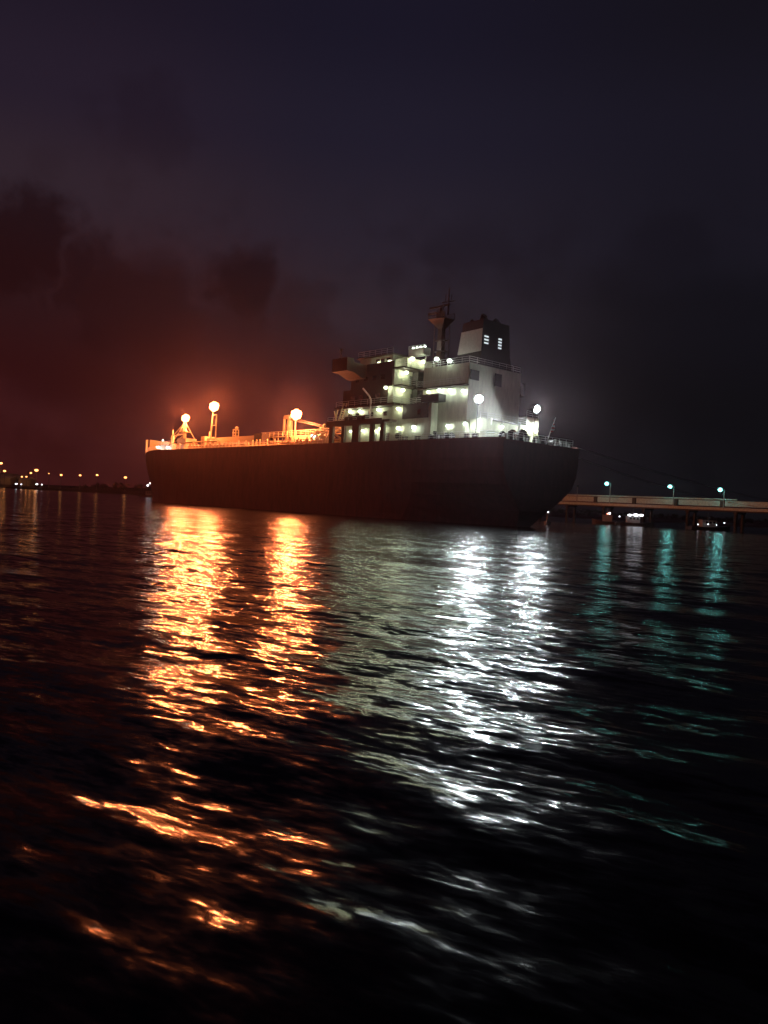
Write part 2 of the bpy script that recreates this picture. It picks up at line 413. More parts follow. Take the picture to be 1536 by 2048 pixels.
# wheelhouse, bridge wings
w = MB(); w.box(30.2, 39.6, -6.2, 6.2, 26.92, 29.7); w.box(26.9, 31.5, -3.6, 5.6, 26.92, 28.9); w.build('wheelhouse', M['house'], ship)
w = MB()
w.box(29.9, 40.2, -6.6, 6.6, 29.72, 29.95); w.build('wheelhouse_roof', M['trim'], ship)
def wing(sg):
    b = MB()
    prof = [(6.6, 25.2), (9.4, 25.4), (11.3, 26.2), (12.9, 26.3), (12.9, 28.7), (11.4, 28.7), (11.2, 28.0), (8.3, 27.9), (6.6, 28.0)]
    r0 = [(35.0, sg * y, z) for y, z in prof]; r1 = [(39.5, sg * y, z) for y, z in prof]
    b.loft([r0, r1]); b.build('bridge_wing', M['trim'], ship)
    MB().rod((37.6, sg * 12.4, 28.7), (37.6, sg * 12.4, 30.2), .09).ball((37.6, sg * 12.4, 30.3), .3).build('wing_post', M['dark'], ship)
wing(1); wing(-1)
# bulwark of the bridge deck, rising aft
for q in (8.15, -8.32): MB().box(27.4, 34.98, q, q + .17, 26.92, 28.0).build('bridge_bulwark', M['trim'], ship)
# lamp box on the monkey island
lb = MB().box(25.3, 29.4, 1.6, 3.2, 29.75, 31.0); lb.rod((25.6, 2.4, 26.9), (25.6, 2.4, 29.75), .12).rod((29.2, 2.4, 28.9), (29.2, 2.4, 29.75), .12); lb.build('lamp_platform', M['white'], ship)
# windows
def win(s, y, z, ax, wd=.55, ht=.8):
    b = MB()
    if ax == 'p': b.box(s - wd, s + wd, y, y + .06, z - ht / 2, z + ht / 2)
    else: b.box(s - .06, s, y - wd, y + wd, z - ht / 2, z + ht / 2)
    b.build('window', M['glass'], ship)
for s in (30.2, 32.6, 35, 37.4): win(s, 8.35, 25.3, 'p')
for s in (31.4, 33.8, 36.2, 38.6): win(s, 8.35, 22.0, 'p')
for s in (30.4, 34.4, 38.4, 40.6): win(s, 7.2, 18.9, 'p')
win(17.6, 5.0, 18.7, 'a', .3, 1.0); win(17.6, 6.9, 15.0, 'a', .4, .5)
for s in (31.4, 33.0, 34.4): win(s, 6.2, 28.8, 'p', .5, .8)
win(20.3, 8.22, 18.5, 'p', .35, .9)
# doors
for s, y, z in ((32.9, 7.2, 14.4), (29.4, 7.2, 14.4), (34.8, 7.2, 18.5), (25.2, 8.0, 14.4)):
    MB().box(s - .4, s + .4, y, y + .07, z - 1.05, z + 1.0).build('door', M['grey'], ship)
for y, z in ((3.6, 21.6), (4.0, 24.8), (-1.2, 24.8), (-.2, 21.6)):
    MB().box(27.31, 27.39, y - .4, y + .4, z - 1.05, z + 1.0).build('door', M['grey'], ship)
# stair tower against the aft bulkhead
t = MB()
for y in (2.3, 3.9): t.box(25.6, 25.9, y - .12, y + .12, 20.4, 27.0)
for i in range(8):
    z = 20.8 + i * .8; t.box(25.3, 26.2, 2.3, 3.9, z, z + .1)
t.rod((25.5, 2.2, 20.4), (25.5, 4.0, 23.5), .16).rod((25.5, 4.0, 23.6), (25.5, 2.2, 26.7), .16)
t.box(25.7, 27.3, 2.5, 3.8, 20.4, 26.5)
t.build('stair_tower', M['dark'], ship)
# rails
r = MB()
r.rail([(28.3, 9.6, 17.45), (44.4, 9.6, 17.45)]); r.rail([(25.9, 9.0, 20.4), (42.8, 9.0, 20.4)]); r.rail([(25.9, -9.0, 20.4), (25.9, 9.0, 20.4)])
r.rail([(25.5, -8, 23.68), (25.5, 8, 23.68)]); r.rail([(25.1, -8, 26.85), (25.1, 8, 26.85), (27.4, 8.2, 26.85)])
r.rail([(10.7, 7.5, 22.72), (22, 7.5, 22.72)]); r.rail([(17.8, 7.8, 20.0), (25.6, 7.8, 20.0)])
r.rail([(10.9, -6.4, 26.3), (10.9, 6.4, 26.3), (21, 6.4, 26.3)])
r.rail([(8.7, -6.3, 17.2), (8.7, 5.5, 17.2)]); r.rail([(9.1, -9.7, 18.8), (9.1, -6.6, 18.8)])
r.rail([(30, 6.4, 29.95), (40, 6.4, 29.95)]); r.rail([(25.3, 3.2, 31.0), (29.4, 3.2, 31.0)], h=.5)
r.build('house_railing', M['white'], ship)
r = MB()
pr = [(s, half_deck(s) - .3, ZD + .25) for s in (0.6, 2, 5, 9, 16, 27)]
r.rail([(.4, -8.2, ZD + .25), (.4, 8.2, ZD + .25)] ); r.rail(pr)
r.rail([(44, 9.7, ZD + .25), (112, 9.7, ZD + .25)], step=1.6, r=.06)
r.rail([(s, half_deck(s) - .3, ZD + .4) for s in np.linspace(112, 140, 10)], r=.06)
r.build('deck_railing', M['white'], ship)

# lamps
def lamp(loc, kind, rad=.36, ax='p', name='deck_lamp'):
    dx, dy = {'p': (0, .35), 'a': (-.35, 0), 'n': (0, 0)}[ax]
    x, y, z = loc
    b = MB(); b.rod((x, y, z + .42), (x, y, z + .3), rad * .7, rad * 1.15, 10)
    if ax != 'n': b.rod((x, y, z + .36), (x - dx * 2, y - dy * 2, z + .36), .06, n=5)
    hd = b.build(name, M['grey'], ship)
    MB().ball((x, y, z), rad, (1, 1, .72)).build('bulb', M[kind], hd, smooth=True); glow_lamp((x, y, z), rad * 1.04, kind, hd, .8)
for p in ((26.6, 6.0, 26.1), (26.6, .9, 26.1), (26.6, 6.6, 22.9), (26.6, -.1, 23.1), (26.6, -2.6, 23.1)): lamp(p, 'warm', .40, 'a')
lamp((28.8, 8.75, 23.2), 'warm', .36)
lamp((30.5, 6.65, 28.3), 'warm', .42); lamp((26.4, 4.9, 28.7), 'warm', .48, 'a')
for s in (29.0, 28.0, 27.0, 26.0): lamp((s, 2.4, 31.3), 'cool', .26, 'n')
lamp((26.3, 2.2, 28.6), 'warm', .40, 'a')
lamp((18.2, 6.8, 27.5), 'cool', .42, 'n'); lamp((15.1, 6.8, 26.9), 'cool', .42, 'n')
for s, z in ((18.2, 27.9), (15.1, 27.3)): MB().rod((s, 6.3, 26.3), (s, 6.3, z), .07).rod((s, 6.3, z), (s, 6.8, z), .05).build('lamp_bracket', M['grey'], ship)
lamp((14.5, 7.0, 21.9), 'cool', .38); lamp((11.4, 7.0, 21.6), 'cool', .34); lamp((17.0, 7.0, 22.1), 'cool', .34)
for s, z in ((37.2, 19.6), (31.8, 19.6)): lamp((s, 7.65, z), 'warm', .36)
lamp((25.4, 8.5, 19.3), 'warm', .38)
for s, z in ((32.9, 15.8), (30.9, 16.1)): lamp((s, 7.7, z), 'warm', .36)
lamp((25.3, 8.4, 15.9), 'warm', .36); lamp((21.3, 8.4, 15.9), 'cool', .42)
lamp((17.25, 6.1, 16.1), 'cool', .40, 'a')
lamp((10.6, 6.95, 16.2), 'cool', .34); lamp((8.3, .6, 16.3), 'cool', .36, 'a')
lamp((8.3, -5.2, 16.5), 'warm', .36, 'a'); lamp((8.6, -8.6, 16.5), 'warm', .38, 'a'); lamp((8.5, -9.1, 15.3), 'warm', .24, 'a')
lamp((40.2, 7.65, 19.7), 'warm', .30); lamp((39.6, 7.7, 15.9), 'warm', .28); lamp((36.0, 7.7, 15.9), 'warm', .28)  # extra gallery lamps, added to brighten the deckhouse walls
lamp((19.6, 7.0, 22.0), 'warm', .34); lamp((14.6, 6.95, 16.0), 'cool', .30); lamp((33.6, 6.65, 28.4), 'warm', .28)  # more added lamps, lifting the casing and wheelhouse walls
# big white floods
def floodlight(loc, base, kind, n=4, rad=.5, spread=.55, name='floodlight', hd_mat='grey', shield=None):
    x, y, z = loc; b = MB()
    pr_ = .07 if shield else .15
    b.rod(base, (x, y, z - .2), pr_, pr_ * .8, 8)
    if not shield: b.rod((x, y, z - .2), (x, y, z + 1.15), .07); b.rod((x, y, z + 1.25), (x, y, z + 1.12), .12, .34, 10)
    if shield:                                             # round reflector dome behind the lamps, open to aft and port
        ax = Vector(shield).normalized(); e1 = ax.cross(Vector((0, 0, 1))).normalized(); e2 = ax.cross(e1); C0 = Vector(loc)
        rg = []
        for r_, d_ in ((.25, -1.42), (.75, -1.2), (1.15, -.7), (1.3, .0), (1.3, .55), (1.2, .55), (1.2, 0), (1.06, -.6), (.68, -1.08), (.2, -1.3)):
            rg.append([C0 + ax * d_ * .66 + (e1 * math.cos(t) + e2 * math.sin(t)) * r_ * .66 for t in np.linspace(0, 2 * math.pi, 17)[:-1]])
        b.loft(rg)
    hd = b.build(name, M[hd_mat], ship)
    q = MB().ball(loc, rad * 1.35)
    for i in range(n):
        an = 2 * math.pi * i / n + .6
        q.ball((x + spread * .72 * math.cos(an), y + spread * .55 * math.cos(an), z + spread * .8 * math.sin(an)), rad * (.86 + .2 * ((i * 7) % 5) / 4))
    q.build('lamp_globe', M[kind], hd, smooth=True); glow_lamp(loc, spread * .92 + rad * 1.07, kind, hd)
floodlight((8.0, 6.9, 20.1), (8.4, 6.8, ZD), 'flood', 5, .46, .26, 'floodlight', 'dark', (-.80, .45, -.35))
floodlight((8.0, -7.6, 20.2), (8.4, -7.6, ZD), 'flood', 5, .46, .26, 'floodlight', 'dark', (-.95, .05, -.30))
# radar mast on the monkey island
rm = MB()
rm.loft([[(23.7, -.55, 26.9), (24.9, -.55, 26.9), (24.9, .55, 26.9), (23.7, .55, 26.9)], [(23.8, -.45, 34.6), (24.8, -.45, 34.6), (24.8, .45, 34.6), (23.8, .45, 34.6)],
         [(22.7, -1.1, 36.0), (26.4, -1.1, 36.2), (26.4, 1.1, 36.2), (22.7, 1.1, 36.0)], [(22.4, -1.3, 36.3), (26.8, -1.3, 36.5), (26.8, 1.3, 36.5), (22.4, 1.3, 36.3)]])
rm.rod((24.8, 0, 37.2), (24.8, 0, 38.6), .28, .22).rod((22.9, 0, 37.0), (22.9, 0, 41.9), .16, .08)
rm.rod((21.4, 0, 39.3), (24.6, 0, 39.5), .1).rod((22.2, 0, 39.3), (22.2, 0, 40.6), .06).rod((23.7, 0, 39.4), (23.7, 0, 40.9), .06)
for q in (-1.25, 1.25): rm.rail([(22.5, q, 36.3), (26.7, q, 36.5)], h=1.1, r=.07)
for z0 in (28.5, 30.5, 32.5): rm.box(23.0, 25.5, -.8, .8, z0, z0 + .12)
for q in (-.75, .75): rm.rod((23.1, q, 26.9), (23.1, q, 35.9), .08, n=5); rm.rod((25.4, q, 26.9), (25.4, q, 35.9), .08, n=5)
rm.box(24.2, 25.4, -.5, .5, 36.4, 37.6).rod((23.6, .6, 36.4), (23.6, .6, 39.0), .08).rod((26.3, -.6, 36.4), (26.3, -.6, 38.6), .07)
mast = rm.build('radar_mast', M['red'], ship)
MB().box(22.6, 27.6, -.18, .18, 38.7, 38.98).build('radar_scanner', M['dark'], mast)
MB().box(25.6, 28.0, -.15, .15, 37.7, 37.92).build('radar_scanner', M['dark'], mast)
# davit, inclined ladder and drums on the port gallery
d = MB(); d.path([(32.2, 9.2, 17.45), (32.2, 9.2, 21.2), (32.6, 9.3, 21.9), (34.3, 9.5, 23.4)], .16); d.build('davit_crane', M['white'], ship)
def drum(s, y, z, r=.5, l=1.0, mat='dark'):
    MB().rod((s - l / 2, y, z + r), (s + l / 2, y, z + r), r, n=12).build('life_raft', M[mat], ship)
for s in (38.6, 37.3, 34.9, 33.6): drum(s, 9.2, 17.46, .55, 1.0)
l = MB()
for y in (8.6, 9.3): l.rod((41.6, y, 17.5), (40.0, y, 21.1), .12)
for i in range(9): l.rod((41.6 - .18 * i, 8.6, 17.6 + .4 * i), (41.6 - .18 * i, 9.3, 17.6 + .4 * i), .06)
l.rod((43.2, 8.9, 17.45), (42.2, 8.9, 20.4), .12).rod((42.4, 8.9, 17.45), (43.4, 8.9, 19.8), .12)
l.build('inclined_ladder', M['buff'], ship)
# poop deck gear
def winch(s, y, z=ZD, sc=1.0):
    b = MB(); b.box(s - .9 * sc, s + .9 * sc, y - .7 * sc, y + .7 * sc, z, z + .3)
    b.rod((s - .7 * sc, y, z + .9 * sc), (s + .7 * sc, y, z + .9 * sc), .5 * sc, n=12)
    for q in (-.8, .8): b.rod((s + (q - .07) * sc, y, z + .9 * sc), (s + (q + .07) * sc, y, z + .9 * sc), .85 * sc, n=14)
    b.build('mooring_winch', M['dark'], ship)
for s, y, sc in ((3.6, 4.8, 1.0), (4.2, 1.4, 1.35), (3.2, -3.2, 1.0), (3.4, -6.6, .9), (12.5, 8.6, .8), (16, 8.8, .7)): winch(s, y, sc=sc)
for s, y in ((1.4, 7.6), (1.2, 5.6), (1.1, 3.2), (1.0, .4), (1.0, -4.4), (1.0, -6.0), (1.2, -7.7), (6.5, 9.3), (8.2, 9.3), (14.2, 9.4), (19.6, 9.3), (22.8, 9.3)):
    b = MB().box(s - .35, s + .35, y - 1.05, y + .35, ZD, ZD + .12)
    for q in (0, .7): b.rod((s, y - q, ZD + .12), (s, y - q, ZD + .95), .24, .24, 8); b.rod((s, y - q, ZD + .95), (s, y - q, ZD + 1.05), .32, .32, 8)
    b.build('bollard', M['grey'], ship)
b = MB().rod((7.4, -2.7, ZD), (7.4, -2.8, 17.3), .3, .24, 8); b.rod((7.4, -2.7, 16.9), (7.4, 4.2, 17.1), .13).rod((7.4, 4.2, 17.1), (7.4, 4.2, 16.2), .06); b.build('stores_crane', M['white'], ship)
MB().box(6.0, 7.0, 1.2, 3.0, ZD, ZD + 1.1).ball((6.5, 2.0, ZD + 1.2), .5).build('capstan_motor', M['green'], ship)
MB().rod((25.6, 8.25, 14.6), (25.6, 8.32, 14.6), .55, n=16).build('lifebuoy', M['dark'], ship)
MB().box(15.4, 19.6, 6.9, 8.6, 20.05, 21.3).build('locker', M['dark'], ship)
# ensign at the stern
f = MB(); f.rod((.3, -1.0, ZD), (-.4, -2.2, 17.7), .07); st = f.build('ensign_staff', M['white'], ship)
fl = MB(); n = 6
P0 = Vector((-.38, -2.15, 17.5))
for i in range(n):
    for j in range(4):
        pass
vs = []; fs = []
for i in range(7):
    for j in range(4):
        vs.append((.0 + .12 * math.sin(i * 1.1 + j) - .35, -2.1 + .42 * (i / 6) * (j * .4 + .2) + (1 - i / 6) * 0 + .1 * j, 17.45 - .33 * i - .1 * j))
for i in range(6):
    for j in range(3): fs.append((i * 4 + j, i * 4 + j + 1, (i + 1) * 4 + j + 1, (i + 1) * 4 + j))
fl.add(vs, fs)
fm = bpy.data.materials.new('ensign cloth'); fm.use_nodes = True
tt = fm.node_tree; bb = tt.nodes['Principled BSDF']; bb.inputs['Roughness'].default_value = .9
wv = tt.nodes.new('ShaderNodeTexWave'); wv.bands_direction = 'Z'; wv.inputs['Scale'].default_value = .55
rp = tt.nodes.new('ShaderNodeValToRGB'); rp.color_ramp.interpolation = 'CONSTANT'; rp.color_ramp.elements[0].color = (.5, .05, .05, 1); rp.color_ramp.elements[1].color = (.8, .8, .78, 1); rp.color_ramp.elements[1].position = .45
tcn = tt.nodes.new('ShaderNodeTexCoord'); tt.links.new(tcn.outputs['Object'], wv.inputs['Vector']); tt.links.new(wv.outputs[0], rp.inputs[0]); tt.links.new(rp.outputs[0], bb.inputs['Base Color'])
fl.build('ensign', fm, st)

# --- foredeck
t = MB().box(82.5, 107, -3.2, 1.8, 15.3, 17.1); t.build('deck_trunk', M['pipe'], ship)
t = MB().box(59.5, 69.0, -3, 1.5, 14.6, 16.6); t.build('manifold_trunk', M['pipe'], ship)
for y, z, rad, s0, s1 in ((6.8, 15.55, .2, 92, 111), (5.0, 14.7, .3, 46, 110), (3.8, 14.7, .3, 46, 108), (2.6, 14.9, .35, 46, 82), (-1, 15.4, .35, 44, 59)):
    MB().rod((s0, y, z), (s1, y, z), rad, n=8).build('cargo_pipe', M['pipe'], ship)
for s in np.arange(46, 112, 3.0):
    ps = MB().box(s - .12, s + .12, 3.2, 6.9, 14.2, 14.36)
    for y in (6.8, 5.0, 3.8): ps.box(s - .1, s + .1, y - .1, y + .1, ZD, 14.6 if y < 6 else 15.4)
    ps.build('pipe_support', M['pipe'], ship)
cw = MB().box(46, 82, -.6, .9, 16.55, 16.7); cw.rail([(46, .9, 16.7), (82, .9, 16.7)], r=.06)
for s in np.arange(47, 82, 4.0): cw.rod((s, .7, ZD), (s, .7, 16.55), .12, n=6)
cw.build('catwalk', M['buff'], ship)
for i in range(46):
    s = 46 + i * 1.42 + random.uniform(-.4, .4); y = random.choice((7.6, 8.3, 6.0, 8.8)); hh = random.uniform(.7, 1.9)
    MB().rod((s, y, ZD), (s, y, ZD + hh), .1, n=6).ball((s, y, ZD + hh), random.uniform(.16, .34), (1, 1, .7), 6, 4).build('deck_valve', M['pipe'], ship)
b = MB().box(78.4, 81.8, 0, 3.0, 14.4, 17.4); b.build('pump_house', M['dark'], ship)
b = MB().box(106.8, 108.8, -.8, 2.4, ZD, 17.6).rod((107.6, .5, 17.6), (107.6, .5, 19.0), .3); b.build('store_house', M['pipe'], ship)
def tower(s, z0, z1, y=0):
    b = MB()
    for ds in (-.6, .6):
        for dy in (-.4, .4): b.rod((s + ds, y + dy, z0), (s + ds, y + dy, z1), .13, n=6)
    for z in np.linspace(z0 + .5, z1, 3): b.box(s - .75, s + .75, y - .5, y + .5, z - .1, z)
    b.ball((s - .4, y, z1 + .35), .4); b.build('vent_tower', M['buff'], ship)
tower(95.4, 17.1, 19.1); tower(58.8, 16.6, 18.2)
# hose crane amidships
cr = MB().rod((71.6, 0, ZD), (71.6, 0, 17.0), 1.15, 1.0, 14).rod((71.6, 0, 17.0), (71.6, 0, 20.6), .75, .65, 14)
cr.box(70.9, 73.0, -.8, .8, 20.6, 21.4).rod((73.4, .3, 17.3), (73.4, .3, 21.2), .35)
crane = cr.build('hose_crane', M['crane'], ship)
bm_ = MB()
for dz, dy in ((0, .35), (0, -.35), (.5, 0)): bm_.rod((72.6, dy, 20.7 + dz), (59.5, dy, 18.4 + dz * .6), .09, n=6)
for i in range(10):
    f0 = i / 10; bm_.rod((72.6 - 13.1 * f0, .35, 20.7 - 2.3 * f0), (72.6 - 13.1 * (f0 + .1), 0, 21.2 - 2.5 * (f0 + .1)), .05, n=5)
bm_.build('crane_boom', M['dark'], crane)
floodlight((65.0, 3.0, 20.95), (65.0, 3.0, ZD), 'sodium', 6, .64, .74, 'mast_lamp', 'buff')
# lamp posts forward
lp = MB().rod((102.0, 3.4, ZD), (101.2, 3.4, 24.0), .2, .16).rod((99.2, 3.4, ZD), (99.3, 3.4, 22.6), .16, .12).rod((101.5, 3.4, 20.0), (99.2, 3.4, 20.0), .08).rod((101.3, 3.4, 22.6), (99.3, 3.4, 22.6), .08)
lp.build('lamp_post', M['buff'], ship)
floodlight((100.9, 3.4, 24.75), (101.2, 3.4, 23.9), 'sodium', 6, .68, .74, 'mast_lamp', 'buff')
# foremast
fm_ = MB().rod((122.8, 0, ZD), (122.8, 0, 22.3), .55, .42, 12).box(120.9, 123.6, -.9, .9, 19.3, 19.45).rail([(120.9, .9, 19.45), (123.6, .9, 19.45)], h=1.0, r=.06)
fm_.rod((122.8, 0, 20.3), (121.2, 0, 19.4), .12)
fm_.rod((122.9, 0, 22.2), (130.0, .6, 17.8), .07).rod((122.9, 0, 22.0), (126.2, 1.5, 17.0), .08).rod((122.6, 0, 22.0), (113.5, .4, 15.2), .07)
fmast = fm_.build('foremast', M['buff'], ship)
bk = MB().rod((122.8, .2, 18.8), (129.8, .2, 18.6), .11).rod((122.8, .2, 18.5), (129.3, .2, 16.4), .13); bk.build('derrick_boom', M['buff'], fmast)
floodlight((122.8, 0, 23.2), (122.8, 0, 22.2), 'sodium', 6, .60, .68, 'mast_lamp', 'buff')
b = MB().rod((129.9, 0, ZD), (129.9, 0, 18.6), .5, .45, 10).rod((129.9, 0, 18.6), (129.9, 0, 20.3), .12); b.build('derrick_post', M['buff'], ship)
b = MB().box(118.8, 123.8, -1.6, 1.6, ZD + .5, 17.5); b.build('mast_house', M['buff'], ship)
b = MB().box(124.6, 133.0, -1.0, 2.6, ZD + .5, 15.9).rail([(124.8, 2.6, 15.9), (133, 2.6, 15.9)], h=.9, r=.06); b.build('windlass_house', M['white'], ship)
for s, y in ((112.5, 2.5), (115, 1.2), (110.6, -.5)): 
    MB().rod((s - 1.2, y, ZD + 1.2), (s + 1.2, y, ZD + 1.2), .9, n=12).box(s - 1.4, s + 1.4, y - .8, y + .8, ZD + .02, ZD + .5).build('anchor_winch', M['pipe'], ship)
lamp((132.0, 3.3, 15.2), 'cool', .55); lamp((125.9, 3.3, 15.0), 'cool', .55); lamp((131.4, 2.2, 17.2), 'cool', .26, 'n'); lamp((59.6, 2.0, 16.2), 'cool', .5)
# hoses in front of the accommodation
hs = MB()
for y in (2.0, 3.5, 5.0, 6.5):
    pts = [(54 - i * .9, y + .3 * math.sin(i), 15.0 + 2.0 * math.sin(i / 9 * math.pi) * (1 if y < 4 else .75) + (.12 * i if y < 4 else 0)) for i in range(10)]
    hs.path(pts, .2)
hs.path([(50, 6, 14.2), (47.5, 6, 17.4), (46.8, 6, 17.4)], .16); hs.path([(48.5, 7, 14.2), (46.2, 7, 17.2)], .14)
hs.build('cargo_hose', M['buff'], ship)

# ------------------------------------------------------------------ jetty, its lamps, boats
JA = Vector((30.0, 298.0, 0)); JB = Vector((136.0, 172.0, 0))
jd = (JB - JA).normalized(); jn = Vector((-jd.y, jd.x, 0))     # jn points away from the camera
JL = (JB - JA).length
jet = empty('jetty', JA, math.atan2(jd.y, jd.x), label='long concrete jetty on piles with pale parapet panels behind the tanker stern', cat='jetty')
JZ = 5.6
# local: x along, -y toward the camera
d = MB().box(0, JL, -2.5, 2.5, JZ, JZ + .9); d.build('deck_slab', M['concrete'], jet)
x = 0.0; i = 0
while x < JL - 1:
    MB().box(x + .7, min(JL, x + 13.3), 1.9, 2.25, JZ + 1.3, JZ + 2.85).build('parapet_panel', M['concrete'], jet)
    MB().box(x - .55, x + .55, 1.6, 2.3, JZ + .9, JZ + 3.0).build('parapet_post', M['pile'], jet)
    for yy in (-2.0, 2.0): MB().rod((x + 6, yy, -2), (x + 6, yy, JZ), .45, n=10).build('pile', M['pile'], jet)
    MB().box(x + 5.4, x + 6.6, -2.45, 2.45, JZ - .7, JZ - .004).build('cross_beam', M['pile'], jet)
    x += 14.0; i += 1
MB().rod((0, 2.0, JZ + 3.25), (JL * .62, 2.0, JZ + 3.25), .22, n=8).build('pipeline', M['concrete'], jet)
MB().box(0, JL, -2.9, -2.5, JZ - .2, JZ + .12).build('fender_beam', M['pile'], jet)
def jpt(u, off=0.0): return JA + jd * u + jn * off
def ray_u(px, py):
    dx, dy = px - 768, py - 1024
    X = dx * math.cos(_r) + dy * math.sin(_r)
    k = X / 1600.0                                   # lateral / forward
    return (JA.x - k * JA.y) / (k * jd.y - jd.x)
JLAB = ['bluish jetty lamp nearest the tanker stern, first of the jetty row', 'bluish jetty lamp in the middle of the jetty row', 'bluish jetty lamp farthest from the tanker, last of the jetty row']
def jetty_lamp(u, zt, lab):
    p = jpt(u, 0)
    e = empty('jetty_lamp', (p.x, p.y, JZ + .9), math.atan2(jd.y, jd.x), label=lab, cat='street lamp', group='lamps along the jetty')
    hgt = zt - JZ - .9
    MB().rod((0, 0, 0), (0, 0, hgt + .2), .2, .13).build('pole', M['grey'], e)
    MB().rod((0, 0, hgt + .2), (-.6, -1.3, hgt + .75), .09).build('arm', M['grey'], e)
    hd = MB().rod((-.6, -1.2, hgt + .72), (-.6, -1.2, hgt + .55), .4, .6, 10).build('lamp_head', M['grey'], e)
    MB().ball((-.6, -1.2, hgt), .62, (1, 1, .85)).build('bulb', M['teal'], hd, smooth=True); glow_lamp((-.6, -1.2, hgt), .64, 'teal', hd)
for (px, py, zt), lab in zip(((1221, 969, 12.6), (1348, 972, 12.0), (1449, 972, 11.4)), JLAB):
    u = ray_u(px, py); p = jpt(u)
    jetty_lamp(u, zt, lab)
p = jpt(ray_u(1155, 975)); e = empty('signal_post', (p.x, p.y, JZ + .9), 0, label='thin unlit post on the jetty close beside the tanker stern', cat='post')
MB().rod((0, 0, 0), (0, 0, 5.2), .16, .1).build('pole', M['grey'], e); MB().box(-.3, .3, -.2, .2, 4.9, 5.6).build('signal_head', M['dark'], e)

def workboat(loc, rz, ln, lab, lights, name='workboat', col='dark'):
    e = empty(name, loc, rz, label=lab, cat='boat')
    b = MB(); st = np.linspace(0, 1, 9); rg = []
    for t in st:
        w = ln * .16 * (1 - max(0, (t - .55) / .45) ** 2 * .97); zz = .9 + .7 * max(0, (t - .5) / .5) ** 2
        x = (t - .5) * ln
        rg.append([(x, -w, zz), (x, -w * .75, -.4), (x, w * .75, -.4), (x, w, zz)])
    b.loft(rg); b.build('hull', M[col], e)
    MB().box(-ln * .22, ln * .12, -ln * .1, ln * .1, .9, 2.9).build('cabin', M['grey'], e)
    MB().box(-ln * .25, ln * .15, -ln * .115, ln * .115, 2.9, 3.02).build('cabin_roof', M['dark'], e)
    MB().rod((-ln * .05, 0, 3.02), (-ln * .05, 0, 5.0), .06).build('mast', M['grey'], e)
    for x in (-.12, -.03, .06): MB().box(ln * x - .3, ln * x + .3, -ln * .1 - .03, -ln * .1, 1.9, 2.5).build('window', M['glass'], e)
    for (lx, ly, lz, r_, sc, mt) in lights: MB().ball((lx, ly, lz), r_, sc).build('boat_lamp', M[mt], e, smooth=True)
    return e
def at_px(px, py, dist):
    dx, dy = px - 768, py - 1024
    X = dx * math.cos(_r) + dy * math.sin(_r); Y = dx * math.sin(_r) - dy * math.cos(_r)
    v = _x * X + _f * 1600 + _u * Y; v *= dist / v.y
    return v + Vector((0, 0, CAM_H))
p = at_px(1270, 1030, 235)
workboat((p.x, p.y, 0), R(-8), 11, 'small moored workboat with a bright white strip light under the jetty',
         [(-1.7, -1.6, p.z - .1, .28, (2.2, 1, 1), 'shorew'), (.0, -1.6, p.z, .34, (2.6, 1, 1), 'shorew'), (1.5, -1.6, p.z, .32, (2.0, 1, 1), 'shorew')])
p = at_px(1219, 1028, 240)
workboat((p.x - 1, p.y, 0), R(170), 8, 'small boat with one reddish white lamp left of the strip lit boat',
         [(-1, .0, p.z + .2, .3, (1, 1, 1), 'shorew'), (-.3, 1.0, p.z, .22, (1, 1, 1), 'redl'), (-4.4 + .5, 0, 2.6, .16, (1, 1, 1), 'shorew')])
p = at_px(1420, 1036, 225)
workboat((p.x, p.y, 0), R(5), 12, 'dark low boat with faint deck lamps under the right end of the jetty',
         [(-4, -1.2, 1.5, .13, (1, 1, 1), 'shorew'), (-1.4, -1.9, 1.7, .12, (1.6, 1, 1), 'shorew'), (4.0, -.6, 2.3, .16, (1, 1, 1), 'shorew'), (1.2, -1.6, 1.6, .1, (1, 1, 1), 'shorew')])
p = at_px(1096, 1024, 170)
e = empty('marker_buoy', (p.x, p.y, 0), 0, label='small floating marker buoy with a white light by the tanker stern', cat='buoy')
MB().rod((0, 0, -.5), (0, 0, .7), .8, .7, 12).build('float_body', M['dark'], e); MB().rod((0, 0, .7), (0, 0, p.z - .1), .3, .12, 8).build('tower', M['dark'], e); MB().ball((0, 0, p.z), .17).build('light', M['shorew'], e)

def line(a, b, sag, r, lab):
    pts = []
    for i in range(25):
        t = i / 24; q = Vector(a).lerp(Vector(b), t); q.z -= sag * 4 * t * (1 - t); pts.append(q)
    o = MB().path(pts, r).build('mooring_line', M['rope']); tag(o, lab, 'rope', 'stern mooring lines')
sw = lambda s, y, z: Vector((24.6, 126.5, 0)) + U * s + Vector((-U.y, U.x, 0)) * y + Vector((0, 0, z))
e1 = jpt(ray_u(1640, 985)); 
line(sw(.2, -7.6, ZD + .4), (e1.x, e1.y, JZ + 1.2), 1.0, .05, 'upper mooring rope stretching from the tanker stern rail to the jetty')
e2 = jpt(ray_u(1600, 985))
line(sw(.3, -8.0, ZD - 1.2), (e2.x, e2.y, JZ + 1.0), 2.0, .05, 'lower slack mooring rope hanging from the tanker stern to the jetty')

